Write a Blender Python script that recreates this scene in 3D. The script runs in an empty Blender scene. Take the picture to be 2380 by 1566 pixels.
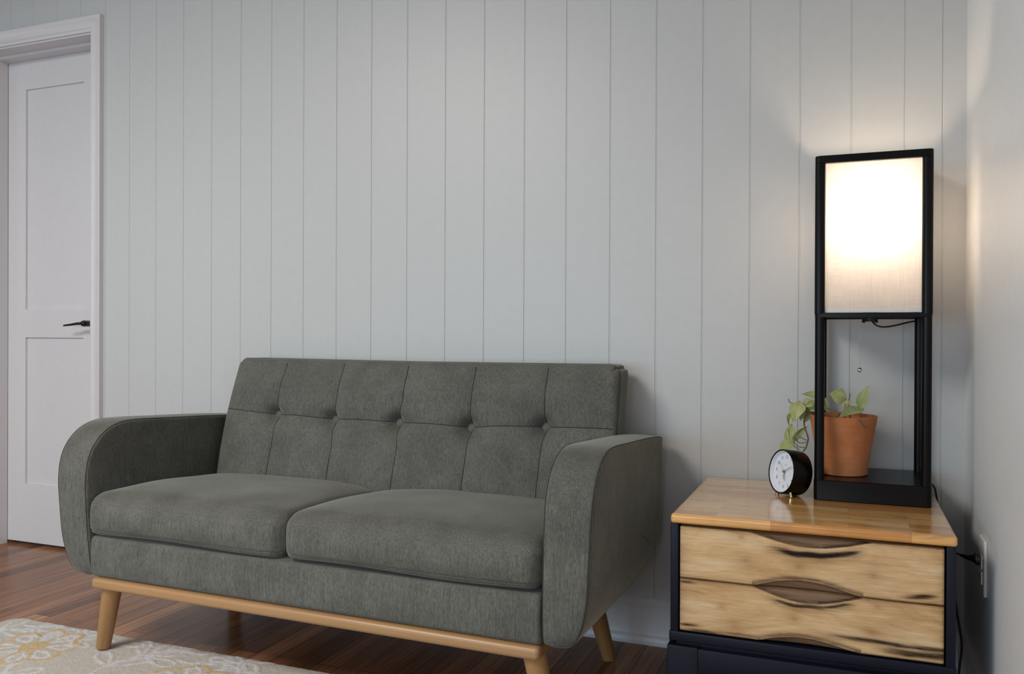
import bpy, bmesh, math, random
from mathutils import Vector, Matrix, noise
random.seed(7)
scene = bpy.context.scene
COL = scene.collection

# ---------------------------------------------------------------- camera
cam_data = bpy.data.cameras.new('camera')
cam = bpy.data.objects.new('camera', cam_data); COL.objects.link(cam)
cam_data.sensor_width = 36.0; cam_data.lens = 36.0 * 1962.0 / 2380.0
cam_data.clip_start = 0.02; cam_data.clip_end = 50
YAW, PITCH, ROLL = .378, -.0037, .0041
F = Vector((-math.sin(YAW)*math.cos(PITCH), math.cos(YAW)*math.cos(PITCH), math.sin(PITCH)))
R0 = Vector((math.cos(YAW), math.sin(YAW), 0)); U0 = R0.cross(F)
R = R0*math.cos(ROLL) + U0*math.sin(ROLL); U = -R0*math.sin(ROLL) + U0*math.cos(ROLL)
cam.matrix_world = Matrix(((R.x, U.x, -F.x, 0), (R.y, U.y, -F.y, -2.41), (R.z, U.z, -F.z, .89), (0, 0, 0, 1)))
scene.camera = cam
scene.view_settings.view_transform = 'Standard'
scene.view_settings.look = 'None'
scene.view_settings.gamma = 1
scene.view_settings.use_curve_mapping = False
scene.view_settings.exposure = 0.0

# ---------------------------------------------------------------- world, daylight through the windows, added overhead light
world = bpy.data.worlds.new('world'); scene.world = world; world.use_nodes = True
world.node_tree.nodes['Background'].inputs[0].default_value = (.75, .85, 1, 1)
world.node_tree.nodes['Background'].inputs[1].default_value = .6

ROOM = dict(x0=-4.3, x1=.278, y0=-5.2, y1=0.0, z1=2.55)
WIN = [  # axis, wall coordinate, span a, span b, z0, z1
    ('y', -5.2, -3.7, -1.75, .33, 1.80),
    ('x', -4.3, -3.0, -1.4, .95, 2.25),
    ('y', -5.2, -1.70, -.10, .33, 1.80)]
def area_light(name, loc, rot, sx, sy, power, color):
    l = bpy.data.lights.new(name, 'AREA'); l.shape = 'RECTANGLE'; l.size = sx; l.size_y = sy
    l.energy = power; l.color = color
    o = bpy.data.objects.new(name, l); COL.objects.link(o); o.location = loc; o.rotation_euler = rot
    return o
DAY = (.76, .88, 1.0); DAY2 = (.78, .89, 1.0)
area_light('front_window_daylight', (-2.725, -5.17, 1.05), (math.radians(90), 0, 0), 1.90, 1.40, 45, (.53, .79, 1.0))
area_light('front_window_daylight_right', (-.90, -5.17, 1.05), (math.radians(90), 0, 0), 1.60, 1.40, 22, (.82, .90, 1.0))
area_light('side_window_daylight', (-4.27, -2.2, 1.60), (math.radians(90), 0, math.radians(-90)), 1.5, 1.25, 7, (.70, .86, 1.0))
area_light('added_overhead_light', (-2.15, -2.7, 2.50), (0, 0, 0), 1.2, 1.2, 98, (1, .950, .875))  # soft overhead light added to brighten seat tops, rug and tabletop; no fixture

# ---------------------------------------------------------------- material helpers
def srgb(r, g, b):
    f = lambda c: (c/255/12.92) if c <= 10 else ((c/255+.055)/1.055)**2.4
    return (f(r), f(g), f(b), 1)
class N:
    def __init__(s, name):
        s.m = bpy.data.materials.new(name); s.m.use_nodes = True
        s.t = s.m.node_tree; s.t.nodes.clear()
        s.out = s.t.nodes.new('ShaderNodeOutputMaterial')
        s.b = s.t.nodes.new('ShaderNodeBsdfPrincipled')
        s.t.links.new(s.b.outputs[0], s.out.inputs[0])
    def n(s, typ, **kw):
        nd = s.t.nodes.new(typ)
        for k, v in kw.items():
            if isinstance(k, str) and hasattr(nd, k): setattr(nd, k, v)
        return nd
    def link(s, a, b): s.t.links.new(a, b)
    def set(s, **kw):
        for k, v in kw.items():
            s.b.inputs[k.replace('_', ' ')].default_value = v
        return s
    def coord(s, scale=(1, 1, 1), rot=(0, 0, 0), loc=(0, 0, 0)):
        tc = s.n('ShaderNodeTexCoord'); mp = s.n('ShaderNodeMapping')
        mp.inputs['Scale'].default_value = scale; mp.inputs['Rotation'].default_value = rot
        mp.inputs['Location'].default_value = loc
        s.link(tc.outputs['Object'], mp.inputs[0]); return mp.outputs[0]
    def noise(s, vec, scale, detail=4, rough=.55, dist=0):
        nd = s.n('ShaderNodeTexNoise'); nd.inputs['Scale'].default_value = scale
        nd.inputs['Detail'].default_value = detail; nd.inputs['Roughness'].default_value = rough
        nd.inputs['Distortion'].default_value = dist
        s.link(vec, nd.inputs['Vector']); return nd.outputs['Fac']
    def ramp(s, fac, stops):
        nd = s.n('ShaderNodeValToRGB'); e = nd.color_ramp.elements
        e[0].position, e[0].color = stops[0]; e[1].position, e[1].color = stops[-1]
        for p, c in stops[1:-1]:
            q = e.new(p); q.color = c
        s.link(fac, nd.inputs[0]); return nd.outputs[0]
    def mix(s, fac, a, b, mode='MIX'):
        nd = s.n('ShaderNodeMix'); nd.data_type = 'RGBA'; nd.blend_type = mode
        for sock, v in ((nd.inputs[0], fac), (nd.inputs[6], a), (nd.inputs[7], b)):
            if hasattr(v, 'is_linked') or isinstance(v, bpy.types.NodeSocket): s.link(v, sock)
            else: sock.default_value = v
        return nd.outputs[2]
    def attr(s, name):
        nd = s.n('ShaderNodeAttribute'); nd.attribute_name = name; return nd.outputs['Fac']
    def bump(s, h, strength=.3, dist=.002):
        nd = s.n('ShaderNodeBump'); nd.inputs['Strength'].default_value = strength
        nd.inputs['Distance'].default_value = dist
        s.link(h, nd.inputs['Height']); s.link(nd.outputs[0], s.b.inputs['Normal'])
    def col(s, c):
        s.link(c, s.b.inputs['Base Color'])
def plain(name, color, rough=.5, metal=0, bumpy=0, spec=.5):
    m = N(name).set(Base_Color=color, Roughness=rough, Metallic=metal)
    m.b.inputs['Specular IOR Level'].default_value = spec
    v = m.coord()
    f = m.noise(v, 35, 3)
    dark = tuple(c*.93 for c in color[:3])+(1,)
    m.col(m.mix(f, dark, color))
    if bumpy: m.bump(m.noise(v, 220, 2), bumpy, .001)
    return m.m

G1 = lambda v: (v, v, v, 1)
M = {}
M['wall'] = plain('painted_tongue_and_groove', (.518, .524, .520, 1), .42, bumpy=.04)
M['wall_plain'] = plain('painted_plaster', (.76, .775, .785, 1), .38, bumpy=.06)
M['far_wall'] = plain('far_wall_paint', (.11, .105, .10, 1), .7)
M['trim'] = plain('white_gloss_paint', (.66, .64, .65, 1), .32)
M['ceiling'] = plain('ceiling_paint', (.46, .43, .38, 1), .8)
M['black_wood'] = plain('black_lacquer', (.0034, .0028, .0026, 1), .26, spec=.15)
M['black_metal'] = plain('black_metal', (.010, .010, .010, 1), .3)
M['black_rubber'] = plain('black_rubber', (.008, .008, .008, 1), .45)
M['chrome'] = plain('chrome', (.75, .72, .70, 1), .12, 1)
M['brass'] = plain('brass', (.75, .58, .33, 1), .22, 1)
M['navy'] = plain('navy_paint', (.0048, .0062, .0150, 1), .42, bumpy=.1, spec=.25)
M['dark_gap'] = plain('dark_interior_wood', (.02, .014, .01, 1), .8)
M['plastic_white'] = plain('white_plastic', (.72, .69, .66, 1), .3)
M['soil'] = plain('potting_soil', (.05, .032, .02, 1), .95, bumpy=.8)
M['clock_face'] = plain('clock_face', (.84, .85, .89, 1), .5)
M['clock_ink'] = plain('clock_ink', (.22, .21, .21, 1), .6)
M['clock_hand'] = plain('clock_hand', (.32, .27, .24, 1), .35, .4)
M['rubber_foot'] = plain('dark_glide', (.01, .009, .008, 1), .6)

def fabric(name, c1, c2):
    m = N(name).set(Roughness=.95)
    m.b.inputs['Specular IOR Level'].default_value = .04
    v = m.coord()
    mott = m.noise(v, 9, 5, .6)
    slub = m.noise(m.coord((620, 620, 95)), 1.0, 2, .7)
    slub2 = m.noise(m.coord((240, 240, 14)), 1.0, 2, .5)
    c = m.mix(m.ramp(slub, [(.32, G1(0)), (.68, G1(1))]), c1, c2)
    k = m.ramp(mott, [(.3, G1(.80)), (.7, G1(1.16))])
    c = m.mix(1.0, c, k, 'MULTIPLY')
    c = m.mix(1.0, c, m.ramp(slub2, [(.3, G1(.84)), (.7, G1(1.14))]), 'MULTIPLY')
    m.col(c); m.bump(slub, .35, .0012)
    m.b.inputs['Sheen Weight'].default_value = .5
    m.b.inputs['Sheen Roughness'].default_value = .30
    m.b.inputs['Sheen Tint'].default_value = (.95, .93, .78, 1)
    return m.m
M['fabric'] = fabric('grey_green_woven_fabric', (.080, .080, .070, 1), (.146, .145, .130, 1))
M['thread'] = plain('pale_thread', (.26, .27, .24, 1), .8)
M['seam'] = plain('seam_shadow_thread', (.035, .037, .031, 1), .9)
M['black_strip'] = plain('black_lining', (.01, .01, .01, 1), .8)

def beech():
    m = N('honey_beech').set(Roughness=.36)
    g = m.noise(m.coord((3, 30, 30)), 1.0, 4, .6, .4)
    m.col(m.mix(g, (.315, .165, .068, 1), (.40, .235, .108, 1)))
    return m.m
M['beech'] = beech()
def beech_leg():
    m = N('honey_beech_leg').set(Roughness=.4)
    g = m.noise(m.coord((40, 40, 4)), 1.0, 4, .6, .4)
    m.col(m.mix(g, (.30, .155, .058, 1), (.39, .21, .085, 1)))
    return m.m
M['beech_leg'] = beech_leg()

def floor_mat():
    m = N('dark_strip_floor').set(Roughness=.2)
    m.b.inputs['Specular IOR Level'].default_value = .22
    br = m.n('ShaderNodeTexBrick'); br.offset = .37; br.offset_frequency = 2
    br.inputs['Color1'].default_value = G1(0); br.inputs['Color2'].default_value = G1(1)
    br.inputs['Mortar'].default_value = G1(.5)
    br.inputs['Scale'].default_value = 1; br.inputs['Mortar Size'].default_value = .0011
    br.inputs['Brick Width'].default_value = .78; br.inputs['Row Height'].default_value = .066
    br.inputs['Bias'].default_value = 0
    m.link(m.coord(rot=(0, 0, math.radians(90))), br.inputs['Vector'])
    grain = m.noise(m.coord((70, 2.5, 1)), 1.0, 6, .65, .5)
    streak = m.noise(m.coord((26, 1.2, 1)), 1.0, 3, .5, .3)
    base = m.ramp(br.outputs['Color'], [(0, (.13, .052, .022, 1)), (.35, (.29, .125, .055, 1)), (.7, (.20, .088, .046, 1)), (1, (.47, .22, .105, 1))])
    c = m.mix(1.0, base, m.ramp(grain, [(.3, G1(.62)), (.72, G1(1.35))]), 'MULTIPLY')
    c = m.mix(1.0, c, m.ramp(streak, [(.3, G1(.75)), (.7, G1(1.2))]), 'MULTIPLY')
    c = m.mix(br.outputs['Fac'], c, (.025, .010, .006, 1))
    m.col(c)
    rr = m.n('ShaderNodeMapRange'); rr.inputs['To Min'].default_value = .16; rr.inputs['To Max'].default_value = .30
    m.link(grain, rr.inputs['Value']); m.link(rr.outputs[0], m.b.inputs['Roughness'])
    m.bump(grain, .08, .001)
    return m.m
M['floor'] = floor_mat()

def table_top_mat():
    m = N('butcher_block_top').set(Roughness=.2)
    br = m.n('ShaderNodeTexBrick'); br.offset = .43; br.offset_frequency = 2
    br.inputs['Color1'].default_value = G1(0); br.inputs['Color2'].default_value = G1(1)
    br.inputs['Mortar'].default_value = G1(.3)
    br.inputs['Scale'].default_value = 1; br.inputs['Mortar Size'].default_value = .0004
    br.inputs['Brick Width'].default_value = .27; br.inputs['Row Height'].default_value = .040
    m.link(m.coord(loc=(.07, .012, 0)), br.inputs['Vector'])
    g = m.noise(m.coord((5, 70, 40)), 1.0, 6, .65, .6)
    st = m.noise(m.coord((5, 22, 22)), 1.0, 4, .6, 1.0)
    base = m.ramp(br.outputs['Color'], [(0, (.56, .245, .062, 1)), (.5, (.73, .385, .120, 1)), (1, (.86, .54, .21, 1))])
    c = m.mix(1.0, base, m.ramp(g, [(.3, G1(.72)), (.7, G1(1.15))]), 'MULTIPLY')
    c = m.mix(m.ramp(st, [(.56, G1(0)), (.76, G1(.6))]), c, (.085, .038, .016, 1))
    c = m.mix(m.ramp(br.outputs['Fac'], [(0, G1(0)), (1, G1(.5))]), c, (.12, .06, .03, 1))
    m.col(c); m.b.inputs['Coat Weight'].default_value = .9; m.b.inputs['Coat Roughness'].default_value = .17
    return m.m
M['tabletop'] = table_top_mat()

def drawer_mat():
    m = N('stained_drawer_wood').set(Roughness=.48)
    m.b.inputs['Specular IOR Level'].default_value = .15
    g = m.noise(m.coord((12, 20, 210)), 1.0, 7, .75, .8)
    w = m.noise(m.coord((3.2, 4, 13)), 1.0, 5, .6, 1.4)
    base = m.ramp(w, [(.28, (.40, .215, .085, 1)), (.40, (.58, .355, .165, 1)), (.55, (.68, .455, .235, 1)), (.72, (.80, .60, .38, 1))])
    c = m.mix(1.0, base, m.ramp(g, [(.28, G1(.74)), (.7, G1(1.10))]), 'MULTIPLY')
    knot = m.attr('knot')
    c = m.mix(knot, c, (.26, .12, .045, 1))
    dk = m.attr('stain')
    rough = m.noise(m.coord((16, 20, 170)), 1.0, 6, .75, .6)
    mm = m.n('ShaderNodeMath'); mm.operation = 'MULTIPLY_ADD'; mm.inputs[1].default_value = 1.5; mm.inputs[2].default_value = -.76
    m.link(rough, mm.inputs[0])
    ad = m.n('ShaderNodeMath'); ad.operation = 'ADD'; m.link(mm.outputs[0], ad.inputs[0]); m.link(dk, ad.inputs[1])
    gate = m.n('ShaderNodeMath'); gate.operation = 'MULTIPLY'; m.link(ad.outputs[0], gate.inputs[0])
    gt = m.ramp(dk, [(.02, G1(0)), (.2, G1(1))]); m.link(gt, gate.inputs[1])
    sc = m.attr('scoop')
    c = m.mix(sc, c, m.mix(g, (.12, .072, .042, 1), (.33, .205, .12, 1)))
    sm_ = m.n('ShaderNodeMath'); sm_.operation = 'MULTIPLY'; m.link(dk, sm_.inputs[0])
    m.link(m.ramp(g, [(.25, G1(1.0)), (.75, G1(.45))]), sm_.inputs[1])
    c = m.mix(m.ramp(sm_.outputs[0], [(.04, G1(0)), (.62, G1(.88))]), c, (.10, .052, .026, 1))
    c = m.mix(m.ramp(gate.outputs[0], [(.34, G1(0)), (.95, G1(1))]), c, (.010, .006, .004, 1))
    m.col(c); m.bump(g, .12, .0008)
    return m.m
M['drawer'] = drawer_mat()

def terracotta():
    m = N('terracotta').set(Roughness=.75)
    v = m.coord()
    a = m.noise(v, 14, 4); b = m.noise(m.coord((8, 8, 90)), 1.0, 3)
    c = m.mix(m.ramp(a, [(.35, G1(0)), (.7, G1(1))]), (.41, .132, .040, 1), (.51, .190, .072, 1))
    c = m.mix(1.0, c, m.ramp(b, [(.3, G1(.9)), (.7, G1(1.06))]), 'MULTIPLY')
    m.col(c); m.bump(b, .1, .001); return m.m
M['terracotta'] = terracotta()

def leaf_mat():
    m = N('pale_green_leaf').set(Roughness=.38)
    a = m.noise(m.coord(), 40, 4)
    c = m.mix(m.ramp(a, [(.3, G1(0)), (.7, G1(1))]), (.40, .44, .16, 1), (.52, .55, .25, 1))
    mid = m.attr('midrib')
    c = m.mix(mid, c, (.40, .42, .16, 1)); m.col(c)
    tr = m.n('ShaderNodeBsdfTranslucent'); tr.inputs[0].default_value = (.30, .36, .07, 1)
    mx = m.n('ShaderNodeMixShader'); mx.inputs[0].default_value = .22
    m.link(m.b.outputs[0], mx.inputs[1]); m.link(tr.outputs[0], mx.inputs[2]); m.link(mx.outputs[0], m.out.inputs[0])
    return m.m
M['leaf'] = leaf_mat()
M['vine'] = plain('brown_green_vine', (.10, .085, .03, 1), .6)

M['dry'] = plain('dried_leaf_brown', (.13, .075, .04, 1), .8)
def rug_mat():
    m = N('tufted_wool').set(Roughness=.97)
    m.b.inputs['Specular IOR Level'].default_value = .1
    v = m.coord()
    p = m.noise(v, 260, 3, .7); q = m.noise(v, 40, 4, .6)
    c = m.mix(q, (.49, .455, .41, 1), (.59, .55, .50, 1))
    c = m.mix(m.attr('ivory'), c, (.64, .62, .63, 1))
    c = m.mix(m.attr('gold'), c, (.60, .44, .26, 1))
    c = m.mix(1.0, c, m.ramp(p, [(.3, G1(.78)), (.7, G1(1.12))]), 'MULTIPLY')
    m.col(c); m.bump(p, .8, .004); return m.m
M['rug'] = rug_mat()

def shade_mat():
    m = N('white_linen_shade')
    m.t.nodes.remove(m.b)
    w1 = m.noise(m.coord((18, 18, 900)), 1.0, 3, .6); w2 = m.noise(m.coord((900, 900, 18)), 1.0, 3, .6)
    w = m.mix(.5, w1, w2)
    c = m.ramp(w, [(.34, (.66, .63, .62, 1)), (.66, (.98, .98, 1.0, 1))])
    t = m.n('ShaderNodeBsdfTranslucent'); m.link(c, t.inputs[0])
    d = m.n('ShaderNodeBsdfDiffuse'); d.inputs[0].default_value = (.62, .57, .53, 1)
    mx = m.n('ShaderNodeMixShader'); mx.inputs[0].default_value = .50
    m.link(t.outputs[0], mx.inputs[1]); m.link(d.outputs[0], mx.inputs[2]); m.link(mx.outputs[0], m.out.inputs[0])
    return m.m
M['shade'] = shade_mat()
def glass():
    m = N('clock_glass').set(Base_Color=(1, 1, 1, 1), Roughness=.02)
    m.t.nodes.remove(m.b)
    t = m.n('ShaderNodeBsdfTransparent'); g = m.n('ShaderNodeBsdfGlossy'); g.inputs['Roughness'].default_value = .03
    mx = m.n('ShaderNodeMixShader'); fr = m.n('ShaderNodeFresnel'); fr.inputs[0].default_value = 1.45
    m.link(fr.outputs[0], mx.inputs[0]); m.link(t.outputs[0], mx.inputs[1]); m.link(g.outputs[0], mx.inputs[2])
    m.link(mx.outputs[0], m.out.inputs[0]); return m.m
M['glass'] = glass()
def bulb_mat():
    m = N('lit_bulb').set(Base_Color=(.9, .85, .75, 1))
    m.b.inputs['Emission Color'].default_value = (1, .72, .45, 1)
    m.b.inputs['Emission Strength'].default_value = 3
    return m.m
M['bulb'] = bulb_mat()

# ---------------------------------------------------------------- mesh helpers
class MB:
    def __init__(s): s.v = []; s.f = []; s.smooth = []
    def add(s, vs, fs, smooth=True):
        o = len(s.v); s.v += [tuple(v) for v in vs]
        s.f += [tuple(i+o for i in f) for f in fs]; s.smooth += [smooth]*len(fs); return s
    def box(s, a, b):
        x0, y0, z0 = a; x1, y1, z1 = b
        vs = [(x0,y0,z0),(x1,y0,z0),(x1,y1,z0),(x0,y1,z0),(x0,y0,z1),(x1,y0,z1),(x1,y1,z1),(x0,y1,z1)]
        return s.add(vs, [(0,3,2,1),(4,5,6,7),(0,1,5,4),(1,2,6,5),(2,3,7,6),(3,0,4,7)], False)
    def rbox(s, a, b, r, fn=None, n=(1, 1, 1), rs=3):
        """box with rounded edges; n = number of cells in the flat part of each axis; fn deforms points"""
        c = [(a[i]+b[i])/2 for i in range(3)]; h = [(b[i]-a[i])/2 for i in range(3)]
        r = min(r, min(h)*.999)
        ax = []
        for i in range(3):
            inn = h[i]-r; g = []
            for k in range(rs): g.append(-inn - r*math.tan(math.pi/4*(1-k/rs)))
            for k in range(n[i]+1): g.append(-inn + 2*inn*k/n[i])
            for k in range(1, rs+1): g.append(inn + r*math.tan(math.pi/4*k/rs))
            ax.append(g)
        idx = {}; vs = []; fs = []
        def vert(q):
            key = tuple(round(t, 7) for t in q)
            if key in idx: return idx[key]
            inn = [h[i]-r for i in range(3)]
            cl = [max(-inn[i], min(inn[i], q[i])) for i in range(3)]
            d = Vector([q[i]-cl[i] for i in range(3)])
            if d.length > 1e-12: d = d.normalized()*r
            p = Vector([c[i]+cl[i]+d[i] for i in range(3)])
            if fn: p = fn(p)
            idx[key] = len(vs); vs.append(tuple(p)); return idx[key]
        for i in range(3):
            j, k = (i+1) % 3, (i+2) % 3
            for sgn in (-1, 1):
                for u in range(len(ax[j])-1):
                    for w in range(len(ax[k])-1):
                        qs = []
                        for (uu, ww) in ((u, w), (u+1, w), (u+1, w+1), (u, w+1)):
                            q = [0, 0, 0]; q[i] = sgn*h[i]; q[j] = ax[j][uu]; q[k] = ax[k][ww]; qs.append(vert(q))
                        if sgn < 0: qs.reverse()
                        fs.append(tuple(qs))
        return s.add(vs, fs)
    def tube(s, pts, r, seg=8, caps=True):
        pts = [Vector(p) for p in pts]; n = len(pts); rr = r if isinstance(r, (list, tuple)) else [r]*n
        vs = []; fs = []; prev = None
        for i, p in enumerate(pts):
            t = (pts[min(i+1, n-1)] - pts[max(i-1, 0)]).normalized()
            if prev is None:
                ref = Vector((0, 0, 1)) if abs(t.z) < .9 else Vector((1, 0, 0)); a = t.cross(ref).normalized()
            else:
                a = (prev - t*prev.dot(t)).normalized()
            prev = a; b = t.cross(a)
            for k in range(seg):
                an = 2*math.pi*k/seg; vs.append(p + (a*math.cos(an)+b*math.sin(an))*rr[i])
        for i in range(n-1):
            for k in range(seg):
                k2 = (k+1) % seg; fs.append((i*seg+k, i*seg+k2, (i+1)*seg+k2, (i+1)*seg+k))
        s.add(vs, fs)
        if caps:
            s.add(vs[:seg], [tuple(reversed(range(seg)))], False); s.add(vs[-seg:], [tuple(range(seg))], False)
        return s
    def lathe(s, prof, seg=48, c=(0, 0, 0), close=False, axis=None):
        """prof: (radius, z) list; axis: optional 3x3 matrix taking local z to the turning axis"""
        vs = []; fs = []; n = len(prof)
        for (r, z) in prof:
            for k in range(seg):
                an = 2*math.pi*k/seg; p = Vector((r*math.cos(an), r*math.sin(an), z))
                if axis: p = axis @ p
                vs.append(Vector(c)+p)
        for i in range(n-1):
            for k in range(seg):
                k2 = (k+1) % seg; fs.append((i*seg+k, i*seg+k2, (i+1)*seg+k2, (i+1)*seg+k))
        s.add(vs, fs)
        if close:
            s.add(vs[:seg], [tuple(reversed(range(seg)))], False); s.add(vs[-seg:], [tuple(range(seg))], False)
        return s
    def sphere(s, c, r, seg=16, sc=(1, 1, 1)):
        prof = [(r*math.sin(math.pi*k/(seg//2)), -r*math.cos(math.pi*k/(seg//2))) for k in range(seg//2+1)]
        prof[0] = (r*.001, -r); prof[-1] = (r*.001, r)
        vs0 = len(s.v); s.lathe(prof, seg, c)
        for i in range(vs0, len(s.v)):
            v = s.v[i]; s.v[i] = tuple(c[k]+(v[k]-c[k])*sc[k] for k in range(3))
        return s
    def build(s, name, mat, parent=None, fix=True, attrs=None, xf=None):
        me = bpy.data.meshes.new(name)
        vs = s.v if xf is None else [tuple(xf(Vector(v))) for v in s.v]
        me.from_pydata(vs, [], s.f); me.update()
        for p, sm in zip(me.polygons, s.smooth): p.use_smooth = sm
        if attrs:
            for k, vals in attrs.items():
                a = me.attributes.new(k, 'FLOAT', 'POINT'); a.data.foreach_set('value', vals)
        if fix:
            bm = bmesh.new(); bm.from_mesh(me)
            if not attrs: bmesh.ops.remove_doubles(bm, verts=bm.verts, dist=1e-6)
            bmesh.ops.recalc_face_normals(bm, faces=bm.faces); bm.to_mesh(me); bm.free()
        me.set_sharp_from_angle(angle=math.radians(38))
        me.materials.append(mat)
        o = bpy.data.objects.new(name, me); COL.objects.link(o)
        if parent is not None: o.parent = parent
        return o
def thing(name, label, cat, loc=(0, 0, 0), rz=0):
    o = bpy.data.objects.new(name, None); COL.objects.link(o); o.empty_display_size = .05
    o.location = loc; o.rotation_euler = (0, 0, rz); o['label'] = label; o['category'] = cat
    return o
def structure(o, label=None):
    o['kind'] = 'structure'
    if label: o['label'] = label
    return o
def catmull(pts, k=8):
    P = [Vector(p) for p in pts]; out = []
    for i in range(len(P)-1):
        p0 = P[i-1] if i else P[0]*2-P[1]; p1, p2 = P[i], P[i+1]; p3 = P[i+2] if i+2 < len(P) else P[-1]*2-P[-2]
        for j in range(k):
            t = j/k
            out.append(.5*((2*p1)+(p2-p0)*t+(2*p0-5*p1+4*p2-p3)*t*t+(3*p1-p0-3*p2+p3)*t**3))
    out.append(P[-1]); return out
def gauss(x, s): return math.exp(-(x/s)**2)
def sstep(a, b, x):
    t = max(0, min(1, (x-a)/(b-a))); return t*t*(3-2*t)

# ---------------------------------------------------------------- room shell
x0, x1, y0, y1, zc = ROOM['x0'], ROOM['x1'], ROOM['y0'], 0.0, ROOM['z1']
DX0, DX1, DZ = -3.305, -2.690, 2.030       # door opening
structure(MB().box((x0, y0, -.06), (x1, .2, 0)).build('floor', M['floor']), 'dark reddish brown strip wood floor')
structure(MB().box((x0-.1, y0-.1, zc), (x1+.1, .16, zc+.1)).build('ceiling', M['ceiling']))

# back wall: tongue and groove boards, the grooves cut as real channels
GR = [-3.86, -3.73, -3.60, -3.47, -3.34, -3.213, -3.128, -3.000, -2.873, -2.748, -2.621, -2.500, -2.371, -2.243, -2.114, -1.986, -1.855, -1.722, -1.590,
      -1.456, -1.323, -1.186, -1.052, -.918, -.784, -.649, -.513, -.381, -.252, -.122, .007, .136, .224]
GR = sorted([g for g in GR if g not in (-3.213,)] + [-3.99, -4.12, -4.25])
gw, gd = .0021, .0019
mb = MB()
def wall_strip(xa, xb, z0, z1):
    prof = [(xa, 0)]
    for g in GR:
        if xa+.004 < g < xb-.004:
            prof += [(g-gw, 0), (g-gw*.55, gd), (g+gw*.45, gd), (g+gw*1.3, 0)]
    prof.append((xb, 0)); prof.sort(key=lambda t: t[0])
    vs = []; fs = []
    for (x, y) in prof: vs += [(x, y, z0), (x, y, z1)]
    for i in range(len(prof)-1): fs.append((2*i, 2*i+2, 2*i+3, 2*i+1))
    mb.add(vs, fs, False)
    mb.box((xa, .012, z0), (xb, .11, z1))
wall_strip(x0, DX0-.012, 0, zc); wall_strip(DX0-.012, DX1+.012, DZ+.012, zc); wall_strip(DX1+.012, x1, 0, zc)
structure(mb.build('wall_back', M['wall'], fix=False), 'pale grey vertical board wall behind the sofa')
mb = MB().box((x1, y0, 0), (x1+.1, .11, zc))
structure(mb.build('wall_right', M['wall_plain']), 'plain pale grey wall at the right edge')
def holed_wall(name, axis, w, a0, a1, holes):
    m = MB()
    def bx(p0, p1, q0, q1):
        if axis == 'y': m.box((p0, w-.12, q0), (p1, w, q1))
        else: m.box((w-.12, p0, q0), (w, p1, q1))
    cur = a0
    for (h0, h1, z0, z1) in holes:
        bx(cur, h0, 0, zc); bx(h0, h1, 0, z0); bx(h0, h1, z1, zc); cur = h1
    bx(cur, a1, 0, zc)
    return structure(m.build(name, M['far_wall']))
holed_wall('wall_front', 'y', y0, x0, x1, [WIN[0][2:], WIN[2][2:]])
holed_wall('wall_left', 'x', x0, y0, .11, [WIN[1][2:]])
for i, (axis, w, a, b, z0, z1) in enumerate(WIN):
    m = MB(); t = .05
    def fb(p0, p1, q0, q1):
        if axis == 'y': m.box((p0, w-.09, q0), (p1, w-.05, q1))
        else: m.box((w-.09, p0, q0), (w-.05, p1, q1))
    fb(a, b, z0, z0+t); fb(a, b, z1-t, z1); fb(a, a+t, z0, z1); fb(b-t, b, z0, z1); fb((a+b)/2-.02, (a+b)/2+.02, z0, z1)
    structure(m.build('window_%d' % (i+1), M['trim']))

# baseboards: plain board, ogee top, shoe strip
def baseboard(name, p, q, n):
    """p,q end points along the wall, n the normal into the room"""
    prof = [(0, 0), (.022, 0), (.022, .016), (.016, .026), (.0145, .030), (.0145, .108), (.011, .112), (.0095, .124), (.004, .132), (0, .134)]
    m = MB(); vs = []; fs = []
    for pt in (p, q):
        for (d, z) in prof: vs.append((pt[0]+n[0]*d, pt[1]+n[1]*d, z))
    k = len(prof)
    for i in range(k-1): fs.append((i, i+1, k+i+1, k+i))
    fs.append(tuple(range(k))); fs.append(tuple(range(2*k-1, k-1, -1)))
    m.add(vs, fs, False); return structure(m.build(name, M['trim']))
baseboard('baseboard_back', (-2.628, 0), (x1, 0), (0, -1))
baseboard('baseboard_right', (x1, -.0), (x1, y0), (-1, 0)).scale = (1, 1, 1)
baseboard('baseboard_left', (x0, y0), (x0, 0), (1, 0))

# door trim: moulded casing, jamb and stop
m = MB()
cprof = [(-.000, .0), (.000, .010), (.004, .013), (.010, .013), (.013, .0165), (.020, .0165), (.032, .0145), (.040, .0175), (.044, .020), (.055, .022), (.057, .020), (.057, 0)]
# offset from inner edge, protrusion
ix0, ix1, iz = DX0-.004, DX1+.004, DZ+.006
path = [((ix1, 0), (1, 0)), ((ix1, iz), (1, 1)), ((ix0, iz), (-1, 1)), ((ix0, 0), (-1, 0))]
vs = []; fs = []; k = len(cprof)
for (px, pz), (nx, nz) in path:
    for (o, d) in cprof: vs.append((px+nx*o, -d, pz+nz*o))
for i in range(3):
    for j in range(k-1): fs.append((i*k+j, i*k+j+1, (i+1)*k+j+1, (i+1)*k+j))
m.add(vs, fs, False)
m.box((DX0-.012, -.001, 0), (DX0, .16, DZ+.012)); m.box((DX1, -.001, 0), (DX1+.012, .16, DZ+.012)); m.box((DX0, -.001, DZ), (DX1, .16, DZ+.012))
m.box((DX0, .066, 0), (DX0+.011, .116, DZ)); m.box((DX1-.011, .066, 0), (DX1, .116, DZ)); m.box((DX0, .066, DZ-.011), (DX1, .116, DZ))
structure(m.build('trim_1', M['trim']), 'white moulded casing and jamb around the door')
structure(MB().box((DX0-.3, .165, 0), (DX1+.3, .25, DZ+.3)).build('wall_hall', M['wall_plain']))
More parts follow.
